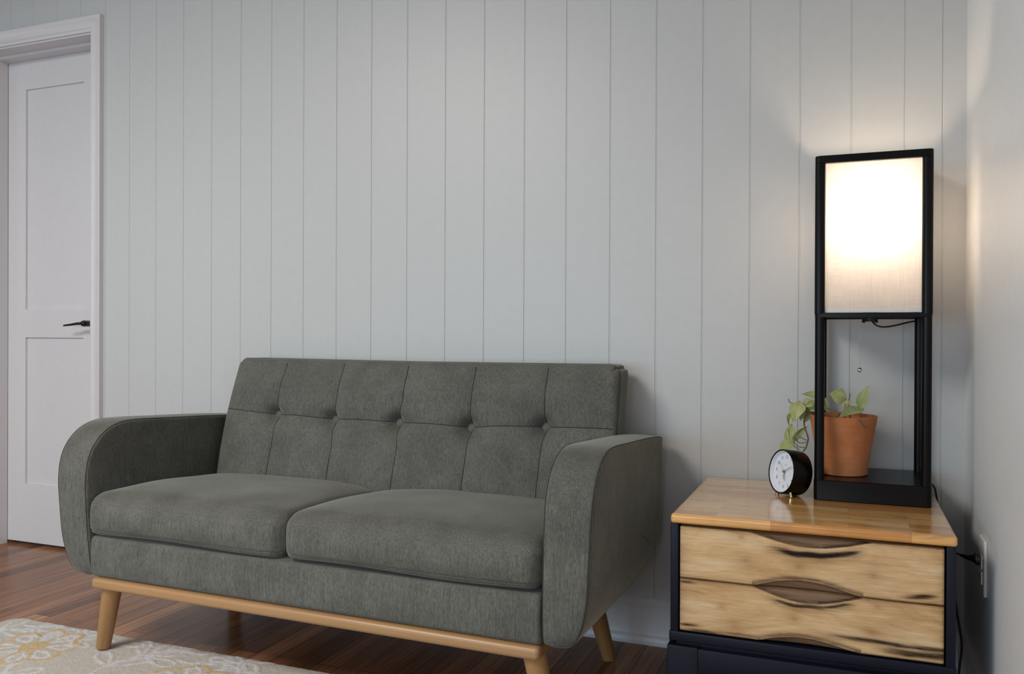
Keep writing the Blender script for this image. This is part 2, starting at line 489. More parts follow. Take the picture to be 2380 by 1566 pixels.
# door slab with two sunk panels
m = MB()
ya, yb, yp = .119, .155, .128
pl, pr = -3.192, -2.865
zs = [(.013, .255), (.867, .984), (1.900, DZ-.003)]
m.box((DX0+.003, ya, .013), (pl, yb, DZ-.003)); m.box((pr, ya, .013), (DX1-.003, yb, DZ-.003))
for (a, b) in zs: m.box((pl, ya, a), (pr, yb, b))
m.box((pl, yp, .255), (pr, yb-.004, .867)); m.box((pl, yp, .984), (pr, yb-.004, 1.900))
door = m.build('door_1', M['trim']); structure(door, 'white two panel interior door')
h = MB()
h.lathe([(.001, 0), (.026, 0), (.026, .006), (.022, .009), (.001, .009)], 24, (-2.800, .119, .924), axis=Matrix.Rotation(math.radians(90), 3, 'X'))
h.lathe([(.001, 0), (.012, 0), (.012, .040), (.0125, .052), (.010, .058), (.001, .060)], 20, (-2.800, .113, .924), axis=Matrix.Rotation(math.radians(90), 3, 'X'))
h.tube([(-2.803, .066, .925), (-2.84, .062, .923), (-2.87, .060, .919), (-2.905, .060, .916)], [.0062, .0055, .0045, .0036], 12)
h.build('door_handle', M['black_metal'], door)['label'] = 'black lever handle'

# ---------------------------------------------------------------- sofa
SR = math.radians(-1.1)
sofa = thing('sofa', 'grey green fabric two seat sofa with tufted back on splayed wooden legs', 'sofa', (-1.26, -.70, 0), SR)
# local frame: x across, y from the front plane towards the wall, z up
def base_fn(p):
    k = 1-sstep(0, .05, p.y+.002)
    p.y -= .004*k*math.sin(math.pi*max(0, min(1, (p.z-.222)/.108)))
    return p
MB().rbox((-.667, 0, .221), (.655, .62, .332), .012, base_fn, (40, 6, 8)).build('base', M['fabric'], sofa)
# lining under the base and wooden plinth rail
m = MB(); rz0, rz1 = .192, .221
m.rbox((-.652, -.012, rz0), (.655, .033, rz1), .011, None, (1, 1, 1), 4)
m.rbox((-.652, .56, rz0), (.655, .60, rz1), .008); m.rbox((-.652, .02, rz0), (-.612, .58, rz1), .008); m.rbox((.615, .02, rz0), (.655, .58, rz1), .008)
m.box((-.62, .02, .205), (.62, .58, .2205))
rail = m.build('wooden_rail', M['beech'], sofa); rail['label'] = 'honey coloured wooden rail under the base'
for (tx, ty, bx, by, zb) in ((-.612, .028, -.654, .034, .0158), (.628, .028, .668, .034, .0158), (-.600, .50, -.640, .545, 0), (.610, .50, .648, .548, 0)):
    leg = MB().tube([(tx, ty, .200), (bx, by, zb+.004), (bx, by, zb)], [.0265, .0190, .0175], 28).build('leg', M['beech_leg'], sofa)
    leg['label'] = 'tapered wooden leg'
# seat cushions
def cushion(xa, xb, name):
    ya_, yb_, za, zb = -.006, .50, .338, .432
    xc, hw = (xa+xb)/2, (xb-xa)/2
    def fn(p):
        u = (p.x-xc)/hw; v = (p.y-ya_)/(yb_-ya_); w = (p.z-za)/(zb-za)
        edge = (1-abs(u)**5)*(1-abs(2*v-1)**6)
        top = sstep(.5, 1, w)
        q = p.copy()
        q.z += top*(.010 + .022*max(0, edge)**.8*(1-.25*abs(2*v-1)**2)) - .010*top*(1-sstep(0, .10, v)) - .020*top*sstep(.3, 1, v)*(.5+.5*abs(u)**3)
        q.z += top*.0025*noise.noise(Vector((p.x*7, p.y*7, 3)))
        bot = 1-sstep(0, .3, w)
        q.y -= .012*math.sin(math.pi*max(0, min(1, w)))*(1-sstep(0, .2, v))*(1-abs(u)**6)
        # rounded front corners in plan
        cr = sstep(.90, 1.0, abs(u))*(1-sstep(0, .12, v)); q.y += .016*cr
        q.z += bot*.003*math.sin(p.x*11)
        q.x += .004*math.sin(math.pi*max(0, min(1, w)))*(1 if u > 0 else -1)*abs(u)**4*.5
        # stitched welt near the lower front edge and along the top front edge
        q.y += (.0030*gauss(p.z-(za+.013), .0022)+.0016*gauss(p.z-(zb-.006), .0022))*(1-sstep(0, .1, v))
        return q
    c = MB().rbox((xa, ya_, za), (xb, yb_, zb), .020, fn, (60, 36, 36), 5).build(name, M['fabric'], sofa)
    for zz in (za+.013, zb-.006):
        st = MB()
        n = int((xb-xa-.05)/.0052)
        for i in range(n):
            x = xa+.025+i*.0052
            a = fn(Vector((x, ya_, zz))); b = fn(Vector((x+.0030, ya_, zz)))
            st.tube([a+Vector((0, -.0002, 0)), b+Vector((0, -.0002, 0))], .00042, 4)
        st.build('stitching', M['thread'], c)['label'] = 'pale stitch lines along the cushion front'
cushion(-.680, -.026, 'seat_cushion'); cushion(-.024, .650, 'seat_cushion')

# arms: a strip wrapped over the front and the top, flat sides
def arm(sgn, name):
    xin = .657 if sgn > 0 else .684
    wdt = .113
    ctrl = [(.655, .30), (.660, .50), (.655, .588), (.640, .604), (.50, .617), (.30, .628), (.18, .634), (.120, .631), (.072, .614), (.035, .582), (.012, .540), (.002, .48),
            (0, .42), (-.003, .34), (-.002, .27), (.004, .236), (.018, .224), (.06, .222), (.28, .225), (.42, .236), (.50, .253), (.56, .280), (.605, .320), (.635, .378)]
    loop = [Vector((0, a, b)) for a, b in ctrl]
    P = loop[-1:] + loop + loop[:2]; prof = []
    for i in range(1, len(P)-2):
        p0, p1, p2, p3 = P[i-1], P[i], P[i+1], P[i+2]
        for j in range(5):
            t = j/5
            prof.append(.5*((2*p1)+(p2-p0)*t+(2*p0-5*p1+4*p2-p3)*t*t+(3*p1-p0-3*p2+p3)*t**3))
    n = len(prof); cy = sum(p.y for p in prof)/n; cz = sum(p.z for p in prof)/n
    nor = []
    for i in range(n):
        t = (prof[(i+1) % n]-prof[i-1]).normalized(); nn = Vector((0, t.z, -t.y))
        if nn.dot(prof[i]-Vector((0, cy, cz))) < 0: nn = -nn
        nor.append(nn)
    re = .007; sl = []
    for k in range(5):
        a = k/4*math.pi/2; sl.append((re*(1-math.cos(a)), re*(1-math.sin(a))))
    mid = [(re+(wdt-2*re)*k/10, 0) for k in range(1, 10)]
    slices = sl + mid + [(wdt-d, o) for d, o in reversed(sl)]
    def amap(x, y, z):  # the lower outside corner curls in under the arm; the panels lean a little
        t = max(0, min(1, (.350-z)/.134))
        x = x*(1-.56*(1-math.sqrt(max(0, 1-t*t)))) - .010*(x/wdt)*(1-sstep(.25, .60, z)) - (.026*(1-sstep(.20, .50, z)) if sgn < 0 else 0)
        return (sgn*(xin+x), y, z)
    vs = []
    for (d, o) in slices:
        u = d/wdt; crown = .005*(1-(2*u-1)**2)
        for i in range(n):
            q = prof[i]+nor[i]*(crown-o)
            vs.append(amap(d, q.y, q.z))
    fs = []
    ns = len(slices)
    for i in range(ns-1):
        for j in range(n):
            j2 = (j+1) % n; fs.append((i*n+j, i*n+j2, (i+1)*n+j2, (i+1)*n+j))
    m = MB().add(vs, fs)
    # side panels: rings shrinking to a gentle pillow
    for side in (0, ns-1):
        ring = [prof[i]-nor[i]*re for i in range(n)]; rings = [vs[side*n:(side+1)*n]]
        xs_ = 0 if side == 0 else wdt
        for k in range(1, 16):
            f = 1-k/16; bulge = .005*(1-f*f)**2*(-1 if side == 0 else 1)
            rings.append([amap(xs_+bulge, cy+(r.y-cy)*f, .43+(r.z-.43)*f) for r in ring])
        vv = [p for r in rings for p in r]; ff = []
        for i in range(len(rings)-1):
            for j in range(n): ff.append((i*n+j, i*n+(j+1) % n, (i+1)*n+(j+1) % n, (i+1)*n+j))
        ff.append(tuple(range((len(rings)-1)*n, len(rings)*n)))
        m.add(vv, ff)
    a = m.build(name, M['fabric'], sofa)
    # seams either side of the strip
    sm = MB()
    for si in (3, ns-4):
        pts = [Vector(p) for p in vs[si*n:(si+1)*n]]
        off = [p+nor[i]*.0001+Vector((sgn*(-.0006 if si == 3 else .0006), 0, 0)) for i, p in enumerate(pts)]
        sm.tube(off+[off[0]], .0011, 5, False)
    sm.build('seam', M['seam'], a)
arm(-1, 'arm'); arm(1, 'arm')

# backrest with buttons
BX0, BX1, BZ0, BZ1 = -.642, .676, .36, .806
btn = [(-.450, .626), (-.233, .619), (-.006, .620), (.236, .616), (.468, .628)]
SEAM_TOP = [-.441, -.220, .013, .241, .468]; SEAM_BOT = [-.431, -.210, .014, .242, .468]
BT = .122
def back_fn(p):
    """p in box space: y 0 = front face, BT = rear face"""
    xw = p.x; zw = p.z
    w = (zw-BZ0)/(BZ1-BZ0); fr = 1-sstep(.0, .03, p.y)
    u = (xw-BX0)/(BX1-BX0)
    ex = min(xw-BX0, BX1-xw); ez = BZ1-zw
    puff = .016*sstep(0, .09, ex)*sstep(0, .10, ez)
    d = 0
    for i, (bx, bz) in enumerate(btn):
        r = math.hypot((xw-bx)*1.0, (zw-bz)*1.0)
        d += .022*math.exp(-(r/.027)**2) + .018*math.exp(-(r/.060)**1.4)
        # vertical seams
        dv = abs(xw-seam_x(i, zw)); nearb = math.exp(-abs(zw-bz)/.12)
        d += (.0026+.003*nearb)*math.exp(-dv/.008)*sstep(0, .03, ez+.01)
        d += (.002+.006*nearb)*gauss(dv, .022)
    hz = seam_z(xw)
    dh = abs(zw-hz); nb = max(math.exp(-abs(xw-bx)/.045) for bx, _ in btn)
    d += (.0026+.003*nb)*math.exp(-dh/.007) + (.002+.005*nb)*gauss(dh, .020)
    d *= sstep(0, .02, ex)
    y = p.y + fr*(-puff + d) + .455 + (zw-.43)*.262
    # soft top edge waviness and taper of the sides
    z = zw - .003*sstep(.75, 1, w)*(1-abs(2*u-1)) 
    taper = (.010*w-.015*math.sin(math.pi*max(0, min(1, w)))) if xw < 0 else .0056*w
    x = xw + (taper if xw < 0 else -taper)*abs(2*u-1)
    rc = .019 if xw < 0 else .032
    dxr = rc-min(xw-BX0, BX1-xw); dzr = rc-(BZ1-zw)
    if dxr > 0 and dzr > 0:
        L_ = math.hypot(dxr, dzr); k = max(dxr, dzr)/L_
        x += (1 if xw < 0 else -1)*dxr*(1-k); z -= dzr*(1-k)
    return Vector((x, y, z))
def seam_x(i, z):
    bx, bz = btn[i]; 
    e = SEAM_TOP[i] if z > bz else SEAM_BOT[i]
    return bx + (e-bx)*sstep(0, .08, abs(z-bz))
def seam_z(x):
    # arcs between the buttons, lifted in the middle of each span
    xs = [BX0]+[b[0] for b in btn]+[BX1]; zs_ = [.640]+[b[1] for b in btn]+[.634]
    for i in range(len(xs)-1):
        if x <= xs[i+1] or i == len(xs)-2:
            t = max(0, min(1, (x-xs[i])/(xs[i+1]-xs[i])))
            return zs_[i]+(zs_[i+1]-zs_[i])*t + .009*math.sin(math.pi*t)**.7*(.6 if i in (0, len(xs)-2) else 1)
    return .63
bk = MB().rbox((BX0, 0, BZ0), (BX1, BT, BZ1), .020, back_fn, (300, 8, 130), 5).build('backrest', M['fabric'], sofa)
for bx, bz in btn:
    c = back_fn(Vector((bx, 0, bz)))
    B = MB().sphere((0, 0, 0), .0158, 24, (1, .58, 1)).build('button', M['fabric'], bk)
    B.location = c+Vector((0, -.0115, -.001)); B.rotation_euler = (math.radians(-14), 0, 0)
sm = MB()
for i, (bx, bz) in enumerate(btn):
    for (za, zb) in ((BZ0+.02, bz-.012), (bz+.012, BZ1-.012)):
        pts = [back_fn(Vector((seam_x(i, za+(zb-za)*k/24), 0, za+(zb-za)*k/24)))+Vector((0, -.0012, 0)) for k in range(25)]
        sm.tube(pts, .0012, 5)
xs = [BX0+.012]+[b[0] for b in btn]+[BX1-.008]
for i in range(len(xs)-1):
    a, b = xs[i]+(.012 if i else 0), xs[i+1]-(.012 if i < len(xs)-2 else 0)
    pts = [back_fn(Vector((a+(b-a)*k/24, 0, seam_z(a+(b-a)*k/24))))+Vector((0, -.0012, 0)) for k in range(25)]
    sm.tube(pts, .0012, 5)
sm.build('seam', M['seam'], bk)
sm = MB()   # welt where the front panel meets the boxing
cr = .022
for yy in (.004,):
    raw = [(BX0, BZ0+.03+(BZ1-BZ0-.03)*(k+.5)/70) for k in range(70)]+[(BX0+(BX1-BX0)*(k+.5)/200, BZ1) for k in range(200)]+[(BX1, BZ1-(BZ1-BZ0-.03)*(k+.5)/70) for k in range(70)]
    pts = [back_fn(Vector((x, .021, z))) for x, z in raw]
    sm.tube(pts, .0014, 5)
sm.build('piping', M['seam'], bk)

# ---------------------------------------------------------------- rug
import numpy as np
def rug():
    RX0, RX1, RY1, RY0 = -2.385, -.55, -.553, -2.55
    xs_ = np.concatenate([np.arange(RX0, -1.15, .0042), np.arange(-1.15, RX1, .02), [RX1]])
    ys_ = np.concatenate([np.arange(RY1, -1.02, -.0042), np.arange(-1.02, RY0, -.03), [RY0]])
    X, Y = np.meshgrid(xs_, ys_)
    ivory = np.zeros_like(X); gold = np.zeros_like(X)
    wob = .003*np.sin(X*130+Y*70)+.002*np.sin(X*60-Y*150)
    def stroke(pts, w, arr, k=10):
        P = catmull([(a, b, 0) for a, b in pts], k)
        for a, b in zip(P[:-1], P[1:]):
            ax, ay, bx, by = a.x, a.y, b.x, b.y; L = (bx-ax)**2+(by-ay)**2+1e-12
            x_lo, x_hi = min(ax, bx)-.03, max(ax, bx)+.03; y_lo, y_hi = min(ay, by)-.03, max(ay, by)+.03
            ci = np.where((xs_ > x_lo) & (xs_ < x_hi))[0]; ri = np.where((ys_ > y_lo) & (ys_ < y_hi))[0]
            if len(ci) == 0 or len(ri) == 0: continue
            s = np.s_[ri[0]:ri[-1]+1, ci[0]:ci[-1]+1]
            t = np.clip(((X[s]-ax)*(bx-ax)+(Y[s]-ay)*(by-ay))/L, 0, 1)
            d = np.hypot(X[s]-ax-t*(bx-ax), Y[s]-ay-t*(by-ay))+wob[s]*.6
            arr[s] = np.maximum(arr[s], np.clip((w-d)/.004+.5, 0, 1))
    def petal(cx, cy, ang, l, w, tw=.0048, arr=None):
        pts = []
        for k in range(17):
            t = 2*math.pi*k/16; u = (1-math.cos(t))/2; v = math.sin(t)*w*(u**.7 if u > 0 else 0)
            pts.append((cx+math.cos(ang)*u*l-math.sin(ang)*v, cy+math.sin(ang)*u*l+math.cos(ang)*v))
        stroke(pts, tw, ivory if arr is None else arr, 3)
    def flower(cx, cy, r, ph, n=7):
        for k in range(n):
            a = ph+2*math.pi*k/n
            petal(cx+math.cos(a)*r*.36, cy+math.sin(a)*r*.36, a, r*.58, r*.20)
        pts = []
        for k in range(n*6+1):
            a = ph+2*math.pi*k/(n*6); rr = r*(1.0+.10*math.cos(n*(a-ph)))
            pts.append((cx+math.cos(a)*rr, cy+math.sin(a)*rr))
        stroke(pts, .0068, gold, 2)
        for k in range(n):
            a = ph+2*math.pi*(k+.5)/n
            stroke([(cx+math.cos(a)*r*.3, cy+math.sin(a)*r*.3), (cx+math.cos(a)*r*.92, cy+math.sin(a)*r*.92)], .0036, gold, 2)
        for rr in (.06, .13, .20, .27):
            stroke([(cx+math.cos(t/2)*r*rr, cy+math.sin(t/2)*r*rr) for t in range(14)], .007, gold, 2)
        stroke([(cx-.004, cy), (cx+.004, cy)], .006, ivory, 2)
    def sprig(x, y, ang, s=1.0, fl=1):
        pts = [(x+math.cos(ang+.5*fl*t)*.20*s*t, y+math.sin(ang+.5*fl*t)*.20*s*t) for t in (0, .3, .6, .9, 1.15)]
        stroke(pts, .0050, ivory)
        for i, t in enumerate((.35, .85)):
            for sd in (-1, 1):
                a = ang+.5*fl*t+sd*.85
                petal(x+math.cos(ang+.5*fl*t)*.2*s*t, y+math.sin(ang+.5*fl*t)*.2*s*t, a, .115*s, .030*s)
        a = ang+.5*fl*1.2; petal(pts[-1][0], pts[-1][1], a, .10*s, .028*s)
    flower(-2.105, -.715, .115, .35, 8)
    flower(-1.55, -.760, .105, .9, 7); flower(-1.86, -.98, .12, .2, 8); flower(-2.30, -1.02, .11, 0, 7); flower(-1.28, -.98, .11, .5, 7)
    for a in ((-2.36, -.70, 1.0, .9, -1), (-2.28, -.60, -.1, .6, 1), (-1.93, -.60, 2.6, .7, 1), (-1.80, -.80, 1.85, .9, -1), (-1.80, -.70, .55, .9, 1),
              (-1.66, -.64, -.2, .8, 1), (-1.36, -.62, 3.6, .7, -1), (-1.30, -.72, .1, .9, 1), (-1.72, -.92, .3, .9, -1), (-2.08, -.90, -2.7, .9, 1),
              (-2.0, -1.02, 1.2, .8, 1), (-1.45, -.93, 2.2, .8, 1), (-2.12, -.60, .2, .5, -1)):
        sprig(*a)
    petal(-1.90, -.615, .3, .075, .020); stroke([(-1.878, -.607), (-1.850, -.598)], .004, gold)
    stroke([(-1.93, -.645), (-1.915, -.640)], .004, gold); stroke([(-1.875, -.583), (-1.86, -.580)], .004, gold)
    for px in np.arange(-2.2, -.6, .45):
        for py in np.arange(-1.4, -2.5, -.45):
            flower(px, py, .13, px, 7); sprig(px+.2, py+.2, px*3, 1, 1)
    Z = .0118+.0016*ivory+.0012*gold
    h = np.array([[noise.noise(Vector((a*90, b*90, 0))) for a in xs_] for b in ys_])
    Z = np.minimum(Z+.0011*h, .0154)
    # the edge rolls down to the floor, ragged outline, rounded corner
    edge = np.minimum.reduce([X-RX0, RX1-X, RY1-Y, Y-RY0])
    Z = np.where(edge < .006, Z*np.sqrt(np.clip(edge/.006, 0, 1))+.0006, Z)
    cx, cy = RX0+.045, RY1-.045
    mask = (X < cx) & (Y > cy)
    dd = np.hypot(X-cx, Y-cy); f = np.where(mask & (dd > .045), .045/np.maximum(dd, 1e-6), 1)
    m_ = np.maximum(np.abs(X-cx), np.abs(Y-cy)); fac = np.where(mask, m_/np.maximum(dd, 1e-6), 1)
    Xn = np.where(mask, cx+(X-cx)*fac, X); Yn = np.where(mask, cy+(Y-cy)*fac, Y)
    rag = .0016*np.sin(X*310)+.0012*np.sin(X*733+1)
    Yn = Yn + np.where(RY1-Y < .004, rag, 0)
    nx, ny = len(xs_), len(ys_)
    vs = np.stack([Xn, Yn, Z], -1).reshape(-1, 3).tolist()
    fs = [(j*nx+i, (j+1)*nx+i, (j+1)*nx+i+1, j*nx+i+1) for j in range(ny-1) for i in range(nx-1)]
    mb = MB(); mb.add(vs, fs)
    # underside
    mb.add([(RX0+.01, RY1-.02, .0006), (RX1-.002, RY1-.002, .0006), (RX1-.002, RY0+.002, .0006), (RX0+.01, RY0+.002, .0006)], [(0, 1, 2, 3)], False)
    pad = [0.0]*4
    o = mb.build('rug', M['rug'], None, False, {'ivory': ivory.reshape(-1).tolist()+pad, 'gold': gold.reshape(-1).tolist()+pad})
    o['label'] = 'cream tufted rug with ivory and gold flowers under the sofa\'s front leg'; o['category'] = 'rug'
rug()

# ---------------------------------------------------------------- nightstand
NX0, NX1, NY0, NY1, NZ = -.361, .204, -.548, -.026, .495
ns = thing('nightstand', 'navy nightstand with two stained wood drawers and glossy wooden top', 'nightstand', ((NX0+NX1)/2, (NY0+NY1)/2, 0))
ncx, ncy = (NX0+NX1)/2, (NY0+NY1)/2
def L(p): return (p[0]-ncx, p[1]-ncy, p[2])
def nbox(m, a, b, r=.002, n=(1, 1, 1)): return m.rbox(L(a), L(b), r, None, n, 2)
m = MB()
def topfn(p):
    e = min(p.x-(NX0-ncx), (NX1-ncx)-p.x, p.y-(NY0-ncy))
    return Vector((p.x, p.y+.0009*noise.noise(Vector((p.x*12, 5, p.z*30))), p.z+.00012*noise.noise(Vector((p.x*14, p.y*14, 0)))))
m.rbox(L((NX0, NY0, .4735)), L((NX1, NY1, NZ)), .0065, topfn, (50, 30, 3), 4)
m.build('tabletop', M['tabletop'], ns)['label'] = 'glossy honey wood top of joined strips'
m = MB()   # case: sides, back, bottom, front rail
nbox(m, (-.362, -.540, .232), (-.3445, -.03, .4735)); nbox(m, (.185, -.540, .232), (.2025, -.03, .4735))
nbox(m, (-.345, -.045, .232), (.186, -.03, .4735)); nbox(m, (-.3645, -.541, .2115), (.2045, -.03, .2335), .003)
nbox(m, (-.350, -.533, .2015), (.190, -.04, .2125))
m.build('case', M['navy'], ns)['label'] = 'dark navy painted case'
m = MB(); nbox(m, (-.344, -.52, .34), (.185, -.05, .36)); nbox(m, (-.344, -.5, .2335), (.185, -.05, .2345))
m.build('drawer_runner', M['dark_gap'], ns)
m = MB()   # base frame: aprons
nbox(m, (-.30, -.549, .150), (.14, -.53, .2025), .0015); nbox(m, (-.30, -.05, .150), (.14, -.033, .2025), .0015)
nbox(m, (-.366, -.49, .150), (-.347, -.09, .2025), .0015); nbox(m, (.187, -.49, .150), (.206, -.09, .2025), .0015)
m.build('apron', M['navy'], ns)
for (a, b) in ((-.367, -.5505), (.139, -.5505), (-.367, -.098), (.139, -.098)):
    m = MB(); nbox(m, (a, b, 0), (a+.068, b+.068, .2055), .003); m.build('leg', M['navy'], ns)

def drawer(z0, z1, top_scoop, bot_scoop, kind):
    """front board as a height field; the lens shaped finger pulls are carved into its edges"""
    X0, X1 = -.341, .1815; NXc, NZc = 260, 74
    vs = []; st = []; kn = []; sc = []
    for j in range(NZc+1):
        for i in range(NXc+1):
            x = X0+(X1-X0)*i/NXc; z = z0+(z1-z0)*j/NZc
            y = -.5405; s = 0.; scp = 0.
            for (edge, depth, xa, xb, skew) in (top_scoop, bot_scoop):
                if xa < x < xb:
                    t = (x-xa)/(xb-xa); t2 = t**skew
                    hgt = depth*math.sin(math.pi*t2)**1.15
                    d = hgt-abs(z-edge)
                    if d > 0:
                        s = max(s, (.20+.30*gauss(d-.004, .006)) if edge == z1 else .14, .75*gauss(d-.003, .004) if edge == z1 and t > .6 else 0)
                        k = sstep(0, .0035, d); y += k*(.004+.009*min(1, d/depth)); scp = max(scp, sstep(.0, .0016, d))
                    # burnt band just outside the carving
                    if edge == z1:
                        off = .0145 if kind == 0 else .0070
                        bw = .0075 if kind == 0 else .0050
                        hb = depth*math.sin(math.pi*max(0, min(1, (t2-.0)/.97)))**1.0+off+.0035*noise.noise(Vector((x*22, 7, kind)))
                        s = max(s, gauss(abs(z-edge)-hb, bw*(.6+.5*math.sin(math.pi*t)))*sstep(.06, .36, t)*(1-sstep(.80, .97, t))*(1.0 if kind == 0 else .82), .42*gauss(abs(z-edge)-hb-.002, bw*2.2)*sstep(.0, .3, t)*(1-sstep(.85, 1, t)))
                    else:
                        s = max(s, .55*gauss(abs(z-edge)-hgt-.004, .007))
            ex = min(x-X0, X1-x); ez0 = z-z0; ez1 = z1-z
            wv = .004*noise.noise(Vector((x*14, 3, kind)))
            s = max(s, .40*math.exp(-ex/.012), .55*math.exp(-ez1/.005), .5*math.exp(-ez0/.006))
            if kind == 0:
                # low right corner smudge
                s = max(s, .85*gauss(x-.140, .034)*gauss(z-(z0+.008+.12*max(0, x-.09)+wv), .0065), .62*sstep(.0, .17, x)*math.exp(-ez0/.009))
            else:
                s = max(s, .80*sstep(-.10, .05, x)*gauss(z-(z0+.030+wv-.02*x), .0062), .78*sstep(.02, .12, x)*gauss(z-(z0+.014+wv), .010),
                        .80*gauss(x+.325, .030)*gauss(z-(z0+.014), .0045), .75*gauss(x+.29, .05)*gauss(z-(z0+.004), .0045),
                        .62*gauss(x+.18, .11)*gauss(z-(z0+.007), .0045), .75*gauss(x+.33, .03)*gauss(z-(z1-.006), .004))
            k = 0.
            for (kx, kz, kr) in (((-.199, .405, .008), (-.093, .403, .007), (.052, .401, .0085), (-.21, .455, .005)) if kind == 0 else ((-.222, .261, .016), (-.25, .30, .006), (-.10, .292, .005), (.05, .285, .01), (.06, .338, .006))):
                k = max(k, .6*math.exp(-math.hypot((x-kx)*.7, z-kz)/(kr*1.2)))
            # softened outer edges
            y += .0025*(1-sstep(0, .0035, ex))+.0025*(1-sstep(0, .003, min(ez0, ez1)))
            y += .0009*noise.noise(Vector((x*9, z*25, kind)))
            vs.append(L((x, y, z))); st.append(s); kn.append(k); sc.append(scp)
    W_ = NXc+1
    fs = [(j*W_+i, j*W_+i+1, (j+1)*W_+i+1, (j+1)*W_+i) for j in range(NZc) for i in range(NXc)]
    m = MB().add(vs, fs); nv = len(vs)
    # rim back to the board's rear face
    rim = [i for i in range(NXc+1)]+[j*W_+NXc for j in range(1, NZc+1)]+[NZc*W_+i for i in range(NXc-1, -1, -1)]+[j*W_ for j in range(NZc-1, 0, -1)]
    back = [(vs[i][0], -.515-ncy, vs[i][2]) for i in rim]; front = [vs[i] for i in rim]; q = len(rim)
    m.add(front+back, [(i, (i+1) % q, q+(i+1) % q, q+i) for i in range(q)]+[tuple(range(q, 2*q))], False)
    pad = [0.0]*(2*q)
    d = m.build('drawer', M['drawer'], ns, True, {'stain': st+pad, 'knot': kn+pad, 'scoop': sc+pad})
    MB().box(L((-.335, -.5145, z0+.004)), L((.176, -.12, z1-.012))).build('drawer_box', M['dark_gap'], d)
    return d
drawer(.3535, .4665, (.4665, .0225, -.196, .055, 1.0), (.3535, .0215, -.188, .034, .92), 0)['label'] = 'upper drawer with a burnt curve under its finger pull'
drawer(.2375, .3510, (.3510, .0240, -.190, .036, 1.0), (.2375, .0175, -.175, .030, .85), 1)['label'] = 'lower drawer with dark streaks at its lower right'

# ---------------------------------------------------------------- lamp
LX0, LX1, LY0, LY1 = -.0735, .1825, -.265, -.024
lamp = thing('table_lamp', 'lit black wooden tower lamp with linen shade panels on the nightstand', 'lamp', ((LX0+LX1)/2, (LY0+LY1)/2, NZ+.0005))
lcx, lcy, lz = (LX0+LX1)/2, (LY0+LY1)/2, NZ+.0005
def Q(p): return (p[0]-lcx, p[1]-lcy, p[2]-lz)
def rrect(m, xa, xb, ya, yb, r, z0, z1, seg=8, edge=.0015):
    """a solid with rounded vertical corners"""
    pts = []
    for (cx, cy, a0) in ((xb-r, ya+r, -90), (xb-r, yb-r, 0), (xa+r, yb-r, 90), (xa+r, ya+r, 180)):
        for k in range(seg+1):
            a = math.radians(a0+90*k/seg); pts.append((cx, cy, math.cos(a), math.sin(a)))
    n = len(pts); vs = []
    for (z, o) in ((z0, edge), (z0+edge, 0), (z1-edge, 0), (z1, edge)):
        for (cx, cy, c, s) in pts: vs.append(Q((cx+c*(r-o), cy+s*(r-o), z)))
    fs = [(i*n+j, i*n+(j+1) % n, (i+1)*n+(j+1) % n, (i+1)*n+j) for i in range(3) for j in range(n)]
    m.add(vs, fs); m.add(vs[:n], [tuple(reversed(range(n)))], False); m.add(vs[3*n:], [tuple(range(n))], False)
    return m
BASEZ = .5445
MZ0, MZ1, TZ0, TZ1 = .9315, .9435, 1.3000, 1.3180
m = rrect(MB(), LX0, LX1, LY0, LY1, .012, NZ+.0005, BASEZ)
m.build('base', M['black_wood'], lamp)
pw = .0235
def posts(z0, z1, inset):
    for (px, py) in ((LX0, LY0), (LX1-pw, LY0), (LX0, LY1-pw), (LX1-pw, LY1-pw)):
        m = MB(); sx = inset if px == LX0 else -inset; sy = inset if py == LY0 else -inset
        rrect(m, px+max(sx, 0), px+pw+min(sx, 0)*1, py+max(sy, 0), py+pw+min(sy, 0), .0095, z0, z1, 6, .0006)
        m.build('post', M['black_wood'], lamp)
posts(BASEZ-.001, MZ1-.004, .0012); posts(MZ1-.0035, TZ0+.0005, 0)
def ring(name, z0, z1, w, ins=0):
    m = MB()
    for (a, b, c, d) in ((LX0+.012, LX1-.012, LY0+ins, LY0+w), (LX0+.012, LX1-.012, LY1-w, LY1-ins), (LX0+ins, LX0+w, LY0+.012, LY1-.012), (LX1-w, LX1-ins, LY0+.012, LY1-.012)):
        m.rbox(Q((a, c, z0)), Q((b, d, z1)), .001, None, (1, 1, 1), 1)
    return m
def rring(z0, z1, w, r=.011, seg=8, ins=0):
    def loop(o, rr, z):
        out = []
        for (cx, cy, a0) in ((LX1-o-rr, LY0+o+rr, -90), (LX1-o-rr, LY1-o-rr, 0), (LX0+o+rr, LY1-o-rr, 90), (LX0+o+rr, LY0+o+rr, 180)):
            for k in range(seg+1):
                a = math.radians(a0+90*k/seg); out.append(Q((cx+math.cos(a)*rr, cy+math.sin(a)*rr, z)))
        return out
    e = .0012
    L4 = [loop(ins, r, z0+e), loop(ins, r, z1-e), loop(ins+e, r-e, z1), loop(w, .002, z1), loop(w, .002, z0), loop(ins+e, r-e, z0)]
    n = len(L4[0]); vs = [p for l in L4 for p in l]
    fs = [(i*n+j, i*n+(j+1) % n, ((i+1) % 6)*n+(j+1) % n, ((i+1) % 6)*n+j) for i in range(6) for j in range(n)]
    return MB().add(vs, fs)
m = rring(TZ0, TZ1, .018)
top = m.build('top_frame', M['black_wood'], lamp)
m = rring(MZ0, MZ1, .018, .0105, 8, .0008)
m.box(Q((LX0+.016, LY0+.016, MZ0+.0035)), Q((LX1-.016, LY1-.016, MZ0+.0065)))
m.build('middle_frame', M['black_wood'], lamp)
